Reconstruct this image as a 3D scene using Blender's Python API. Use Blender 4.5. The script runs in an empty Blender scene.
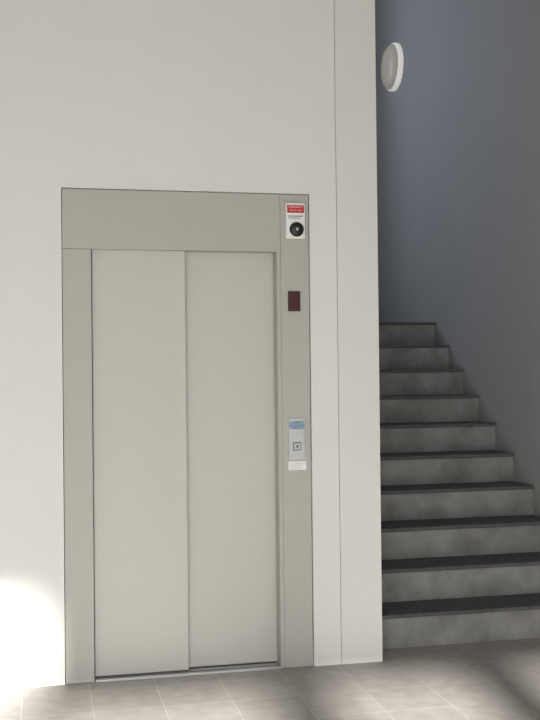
import bpy, bmesh, math
from mathutils import Vector, Matrix
S=bpy.context.scene
C=bpy.context.collection
S.view_settings.view_transform='Standard'
S.view_settings.look='None'

def lin(c):
    return tuple(((v/255)/12.92 if v/255<=0.04045 else ((v/255+0.055)/1.055)**2.4) for v in c)+(1,)

def mat(name,rgb,rough=.6,metal=0,noise=0,nscale=8,bump=0,bscale=200,emit=0,spec=.5):
    m=bpy.data.materials.new(name); m.use_nodes=True
    nt=m.node_tree; b=nt.nodes['Principled BSDF']
    c=lin(rgb)
    b.inputs['Base Color'].default_value=c
    b.inputs['Roughness'].default_value=rough
    b.inputs['Metallic'].default_value=metal
    b.inputs['Specular IOR Level'].default_value=spec
    tc=nt.nodes.new('ShaderNodeTexCoord')
    if noise:
        n=nt.nodes.new('ShaderNodeTexNoise'); n.inputs['Scale'].default_value=nscale
        n.inputs['Detail'].default_value=6; n.inputs['Roughness'].default_value=.6
        nt.links.new(tc.outputs['Object'],n.inputs['Vector'])
        r=nt.nodes.new('ShaderNodeValToRGB')
        r.color_ramp.elements[0].position=.3; r.color_ramp.elements[1].position=.7
        r.color_ramp.elements[0].color=tuple(v*(1-noise) for v in c[:3])+(1,)
        r.color_ramp.elements[1].color=tuple(min(1,v*(1+noise)) for v in c[:3])+(1,)
        nt.links.new(n.outputs['Fac'],r.inputs['Fac']); nt.links.new(r.outputs['Color'],b.inputs['Base Color'])
    if bump:
        n=nt.nodes.new('ShaderNodeTexNoise'); n.inputs['Scale'].default_value=bscale
        nt.links.new(tc.outputs['Object'],n.inputs['Vector'])
        bp=nt.nodes.new('ShaderNodeBump'); bp.inputs['Strength'].default_value=bump; bp.inputs['Distance'].default_value=.002
        nt.links.new(n.outputs['Fac'],bp.inputs['Height']); nt.links.new(bp.outputs['Normal'],b.inputs['Normal'])
    if emit:
        b.inputs['Emission Color'].default_value=c; b.inputs['Emission Strength'].default_value=emit
    return m

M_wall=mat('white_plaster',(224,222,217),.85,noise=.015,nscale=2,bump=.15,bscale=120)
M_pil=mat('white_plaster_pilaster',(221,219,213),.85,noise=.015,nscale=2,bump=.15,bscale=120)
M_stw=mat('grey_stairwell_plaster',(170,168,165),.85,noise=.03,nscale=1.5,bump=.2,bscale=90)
M_ceil=mat('ceiling_white',(225,225,222),.9)
M_frame=mat('elevator_frame_paint',(178,176,167),.5,noise=.01,nscale=30,bump=.08,bscale=500)
M_door=mat('elevator_door_paint',(192,190,181),.42,noise=.01,nscale=30,bump=.08,bscale=500)
M_dark=mat('dark_gap',(30,30,30),.8)
M_steel=mat('brushed_steel',(175,175,172),.38,.8,noise=.04,nscale=40)
M_alu=mat('aluminium_sill',(190,190,188),.4,.6)
M_white=mat('white_plastic',(232,232,228),.45)
M_red=mat('red_label',(190,30,40),.5)
M_dred=mat('dark_red_lens',(70,14,20),.2)
M_black=mat('black_plastic',(14,14,15),.35)
M_blue=mat('blue_print',(60,110,165),.5)
M_grey=mat('grey_print',(110,110,110),.5)
M_lampg=mat('lamp_diffuser',(218,204,184),.22,emit=.08)
M_lampr=mat('lamp_ring',(245,243,238),.4,emit=.4)
M_riser=mat('riser_concrete',(136,134,131),.85,noise=.34,nscale=5,bump=.4,bscale=60)
M_tread=mat('tread_stone_edge_shade',(90,89,89),.85,noise=.2,nscale=25,spec=.3)  # dark treads; their dark edges also stand in for shadow lines under nosings
M_fr=mat('window_frame_paint',(120,122,125),.5)
M_pave=mat('bounce_ground_concrete',(150,148,142),.9,noise=.1,nscale=3)

# floor tiles
M_floor=bpy.data.materials.new('grey_floor_tile'); M_floor.use_nodes=True
nt=M_floor.node_tree; b=nt.nodes['Principled BSDF']; b.inputs['Roughness'].default_value=.5
tc=nt.nodes.new('ShaderNodeTexCoord'); mp=nt.nodes.new('ShaderNodeMapping')
mp.inputs['Location'].default_value=(.07,.13,0)
br=nt.nodes.new('ShaderNodeTexBrick'); br.offset=0; br.squash=1
br.inputs['Scale'].default_value=1; br.inputs['Brick Width'].default_value=.3; br.inputs['Row Height'].default_value=.3
br.inputs['Mortar Size'].default_value=.003; br.inputs['Mortar Smooth'].default_value=.3
br.inputs['Color1'].default_value=lin((149,145,139)); br.inputs['Color2'].default_value=lin((155,150,144)); br.inputs['Mortar'].default_value=lin((172,168,161))
no=nt.nodes.new('ShaderNodeTexNoise'); no.inputs['Scale'].default_value=14; no.inputs['Detail'].default_value=5
mx=nt.nodes.new('ShaderNodeMix'); mx.data_type='RGBA'; mx.blend_type='OVERLAY'; mx.inputs[0].default_value=.25
L=nt.links.new
L(tc.outputs['Object'],mp.inputs['Vector']); L(mp.outputs['Vector'],br.inputs['Vector']); L(tc.outputs['Object'],no.inputs['Vector'])
L(br.outputs['Color'],mx.inputs[6]); L(no.outputs['Fac'],mx.inputs[7]); L(mx.outputs[2],b.inputs['Base Color'])

def boxes(name,bl,mats,bevel=0,parent=None):
    """bl: list of (x0,x1,y0,y1,z0,z1[,matindex])"""
    if not isinstance(mats,(list,tuple)): mats=[mats]
    bm=bmesh.new()
    for q in bl:
        x0,x1,y0,y1,z0,z1=q[:6]; mi=q[6] if len(q)>6 else 0
        r=bmesh.ops.create_cube(bm,size=1)
        for v in r['verts']:
            v.co=Vector(((x0+x1)/2+v.co.x*(x1-x0),(y0+y1)/2+v.co.y*(y1-y0),(z0+z1)/2+v.co.z*(z1-z0)))
        for f in {f for v in r['verts'] for f in v.link_faces}: f.material_index=mi
    me=bpy.data.meshes.new(name); bm.to_mesh(me); bm.free()
    for m in mats: me.materials.append(m)
    o=bpy.data.objects.new(name,me); C.objects.link(o)
    if bevel:
        md=o.modifiers.new('bevel','BEVEL'); md.width=bevel; md.segments=2; md.limit_method='ANGLE'
    if parent: o.parent=parent
    return o

def empty(name):
    o=bpy.data.objects.new(name,None); C.objects.link(o); o.empty_display_size=.1; return o

def lathe(name,prof,mats,M,mi=None,seg=48,parent=None):
    """prof: (r,h) list around local Z; M places it"""
    bm=bmesh.new(); rings=[]
    for r,h in prof:
        if r<1e-6: rings.append([bm.verts.new((0,0,h))])
        else: rings.append([bm.verts.new((r*math.cos(2*math.pi*i/seg),r*math.sin(2*math.pi*i/seg),h)) for i in range(seg)])
    for k in range(len(rings)-1):
        a,c=rings[k],rings[k+1]
        for i in range(seg):
            j=(i+1)%seg
            if len(a)==1: f=bm.faces.new((a[0],c[i],c[j]))
            elif len(c)==1: f=bm.faces.new((a[i],a[j],c[0]))
            else: f=bm.faces.new((a[i],a[j],c[j],c[i]))
            f.smooth=True
            if mi: f.material_index=mi[k]
    bmesh.ops.recalc_face_normals(bm,faces=bm.faces)
    me=bpy.data.meshes.new(name); bm.to_mesh(me); bm.free()
    for m in mats: me.materials.append(m)
    o=bpy.data.objects.new(name,me); C.objects.link(o); o.matrix_world=M
    if parent: o.parent=parent
    return o

def text(name,s,size,x,y,z,m,parent):
    cu=bpy.data.curves.new(name,'FONT'); cu.body=s; cu.size=size; cu.align_x='CENTER'; cu.align_y='CENTER'; cu.extrude=.0002
    o=bpy.data.objects.new(name,cu); C.objects.link(o); o.location=(x,y,z); o.rotation_euler=(math.pi/2,0,0)
    cu.materials.append(m); o.parent=parent; return o

XR=2.985; XC=1.662; ZC=5.0; YB=4.12; YF=-7.0
# ---------- shell ----------
boxes('floor',[(-3.2,XR+.2,YF-.2,YB+.2,-.1,0)],M_floor)
boxes('ceiling',[(-3.2,XR+.2,YF-.2,YB+.2,ZC,ZC+.15)],M_ceil)
boxes('wall_front',[(-3,.1195,0,.2,0,ZC),(.1195,1.3165,0,.2,2.306,ZC),(1.3165,1.4495,0,.2,0,ZC),
                    (1.4525,XC,-.001,.2,0,ZC,1),(1.4495,1.4525,.008,.2,0,ZC)],[M_wall,M_pil])
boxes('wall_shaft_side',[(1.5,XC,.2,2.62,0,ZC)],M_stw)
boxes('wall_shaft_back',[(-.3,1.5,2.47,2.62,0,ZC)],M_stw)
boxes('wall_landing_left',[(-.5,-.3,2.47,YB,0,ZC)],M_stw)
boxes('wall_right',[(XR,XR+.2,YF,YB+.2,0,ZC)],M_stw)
boxes('wall_left',[(-3.2,-3,YF,.2,0,ZC)],M_wall)
# stairwell back wall with window opening
wx0,wx1,wz0,wz1=.2,1.5,3.0,4.7
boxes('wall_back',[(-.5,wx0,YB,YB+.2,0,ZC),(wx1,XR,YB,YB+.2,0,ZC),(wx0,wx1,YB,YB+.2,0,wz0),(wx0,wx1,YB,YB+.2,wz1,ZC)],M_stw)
boxes('window_1',[(wx0,wx0+.05,YB+.06,YB+.12,wz0,wz1),(wx1-.05,wx1,YB+.06,YB+.12,wz0,wz1),
   (wx0+.05,wx1-.05,YB+.06,YB+.12,wz0,wz0+.05),(wx0+.05,wx1-.05,YB+.06,YB+.12,wz1-.05,wz1),
   ((wx0+wx1)/2-.03,(wx0+wx1)/2+.03,YB+.06,YB+.12,wz0+.05,wz1-.05)],M_fr,.004)
# unseen facade behind viewer; stepped header and openings added to shape the sun patches
boxes('facade_sun_mask',[(-3,-.98,YF-.2,YF,3.70,ZC),(-.98,XR,YF-.2,YF,3.20,ZC),(2.45,XR,YF-.2,YF,0,3.20)],M_wall)
boxes('facade_shadow_posts',[(-1.06,-.93,YF-.14,YF-.04,0,3.70),(.0,.30,YF-.14,YF-.04,0,3.20),(.95,1.25,YF-.14,YF-.04,0,3.20),
   (-3,-2.92,YF-.14,YF-.04,0,3.70),(2.37,2.45,YF-.14,YF-.04,0,3.20)],M_fr,.005)  # unseen unglazed posts, placed to cast dark bands across the floor sunlight
boxes('bounce_ground',[(-12,12,-20,YF-.2,-.1,-.01)],M_pave)  # unseen ground added outside to bounce sunlight into the lobby

# ---------- elevator ----------
E=empty('elevator')
fy=.010
def P(n,bl,m,bv=.0015): return boxes(n,bl,m,bv,E)
P('frame_jamb_left',[(.1255,.258,fy,.11,0,2.0195)],M_frame)
P('frame_header',[(.1255,1.168,fy,.11,2.0205,2.30)],M_frame)
P('frame_column_right',[(1.1695,1.3105,fy,.11,0,2.30),(1.149,1.1688,fy,.11,0,2.0195)],M_frame)
P('frame_backing',[(.1195,1.3165,.115,.125,2.0,2.306),(.1195,.26,.115,.125,0,2.0),(1.14,1.3165,.115,.125,0,2.0)],M_dark,0)
P('frame_edge_trim',[(.1195,.1225,-.003,.02,0,2.306),(1.3135,1.3165,-.003,.02,0,2.306),(.1225,1.3135,-.003,.02,2.303,2.306)],M_white,0)
P('door_panel_left',[(.262,.706,.045,.075,.014,2.03)],M_door,.003)
P('door_panel_right',[(.68,1.150,.085,.112,.014,2.03)],M_door,.003)
P('shaft_closure',[(.1195,1.3165,.14,.15,0,2.306)],M_dark,0)
P('sill',[(.262,1.148,.0,.135,0,.010)],M_alu,.001)
P('sill_groove',[(.262,1.148,.026,.034,.010,.0104),(.262,1.148,.078,.083,.010,.0104)],M_dark,0)

# landing call panel
K=empty('elevator_call_panel')
boxes('face_plate',[(1.199,1.281,fy-.006,fy,1.005,1.21)],M_steel,.0015,K)
boxes('blue_sign',[(1.202,1.278,fy-.007,fy-.006,1.156,1.194)],mat('pale_blue_sign',(140,160,176),.5),0,K)
text('sign_text_1','LIFT',.018,1.24,fy-.0073,1.186,M_blue,K)
text('sign_text_2','CALL BUTTON',.0115,1.24,fy-.0073,1.172,M_blue,K)
text('sign_text_3','press once',.0115,1.24,fy-.0073,1.162,M_blue,K)
boxes('button_bezel',[(1.220,1.260,fy-.009,fy-.006,1.052,1.092)],mat('button_bezel',(110,110,110),.4),.001,K)
boxes('button',[(1.224,1.256,fy-.012,fy-.009,1.056,1.088)],M_steel,.001,K)
lathe('button_led',[(0,.001),(.006,.001),(.007,0)],[M_grey],Matrix.Translation((1.24,fy-.012,1.072))@Matrix.Rotation(math.pi/2,4,'X'),parent=K)
boxes('paper_label',[(1.197,1.286,fy-.002,fy,.957,.999)],M_white,0,K)
for i in range(3):
    boxes('label_line_%d'%(i+1),[(1.205,1.278-.01*i,fy-.0024,fy-.002,.986-.01*i,.9872-.01*i)],M_grey,0,K)

# floor indicator
D=empty('elevator_floor_indicator')
boxes('bezel',[(1.203,1.265,fy-.006,fy,1.730,1.828)],mat('bezel_dark',(52,26,30),.4),.002,D)
boxes('lens',[(1.207,1.261,fy-.0075,fy-.006,1.735,1.823)],M_dred,.0005,D)
# key switch
Q=empty('key_switch_box')
boxes('housing',[(1.193,1.289,fy-.022,fy,2.082,2.256)],M_white,.004,Q)
boxes('red_label',[(1.199,1.283,fy-.0235,fy-.022,2.208,2.246)],M_red,0,Q)
text('label_text_1','EMERGENCY',.0125,1.241,fy-.0238,2.236,M_white,Q)
text('label_text_2','USE KEY ONLY',.0095,1.241,fy-.0238,2.220,M_white,Q)
boxes('grey_line',[(1.203,1.279,fy-.0232,fy-.022,2.190,2.194),(1.203,1.265,fy-.0232,fy-.022,2.181,2.184)],M_grey,0,Q)
lathe('lock_ring',[(0,.012),(.012,.013),(.026,.012),(.034,.006),(.036,0)],[M_black],Matrix.Translation((1.246,fy-.022,2.128))@Matrix.Rotation(math.pi/2,4,'X'),parent=Q)
lathe('key_cylinder',[(0,.004),(.008,.004),(.009,0)],[M_steel],Matrix.Translation((1.246,fy-.034,2.128))@Matrix.Rotation(math.pi/2,4,'X'),parent=Q)

# ---------- staircase ----------
h=.18; t=.265; y0=.215; n=10
ST=empty('staircase')
bl=[]; tr=[]
for k in range(1,n+1):
    yr=y0+(k-1)*t
    ye=y0+k*t if k<n else YB
    bl.append((XC,XR,yr,ye,0,k*h-.022))
    tr.append((XC,XR,yr-.03,ye+(.0 if k<n else 0),k*h-.0219,k*h))
boxes('risers',bl,M_riser,0,ST)
boxes('treads',tr,M_tread,.009,ST)
boxes('landing_slab',[(-.3,XC,2.62,YB,n*h-.2,n*h)],M_tread,0,ST)

# ---------- wall lamp ----------
prof=[(0,0),(.195,0),(.198,.006),(.198,.032),(.194,.040),(.188,.044),(.178,.060),(.155,.08),(.115,.094),(.058,.103),(0,.105)]
lathe('wall_lamp',prof,[M_lampr,M_lampg],Matrix.Translation((XR,3.42,3.99))@Matrix.Rotation(-math.pi/2,4,'Y'),mi=[0]*5+[1]*5)

# ---------- light ----------
W=bpy.data.worlds.new('sky'); S.world=W; W.use_nodes=True
bg=W.node_tree.nodes['Background']; bg.inputs[0].default_value=(.93,.957,1.0,1); bg.inputs[1].default_value=4.4
sd=bpy.data.lights.new('sun','SUN'); sd.energy=15.0; sd.angle=.045; sd.color=(1,.98,.955)
so=bpy.data.objects.new('sun',sd); C.objects.link(so)
so.rotation_euler=Vector((.15,1,-.466)).to_track_quat('-Z','Y').to_euler(); so.location=(-2,-12,6)
ad=bpy.data.lights.new('window_skylight','AREA'); ad.shape='RECTANGLE'; ad.size=1.2; ad.size_y=1.6; ad.energy=24; ad.color=(.42,.62,1)
ao=bpy.data.objects.new('window_skylight',ad); C.objects.link(ao); ao.location=(.85,YB+.16,3.85)
ao.rotation_euler=(-math.pi/2,0,0)

# ---------- camera ----------
a=math.radians(12.6); p=.0105; r=.0105
F=Vector((math.sin(a)*math.cos(p),math.cos(a)*math.cos(p),math.sin(p)))
R=F.cross(Vector((0,0,1))).normalized(); U=R.cross(F)
U2=U*math.cos(r)+R*math.sin(r); R2=R*math.cos(r)-U*math.sin(r)
cd=bpy.data.cameras.new('camera'); cd.lens=52.5; cd.sensor_width=36
co=bpy.data.objects.new('camera',cd); C.objects.link(co)
m=Matrix((R2,U2,-F)).transposed().to_4x4(); m.translation=Vector((0,-4.96,1.44)); co.matrix_world=m
S.camera=co
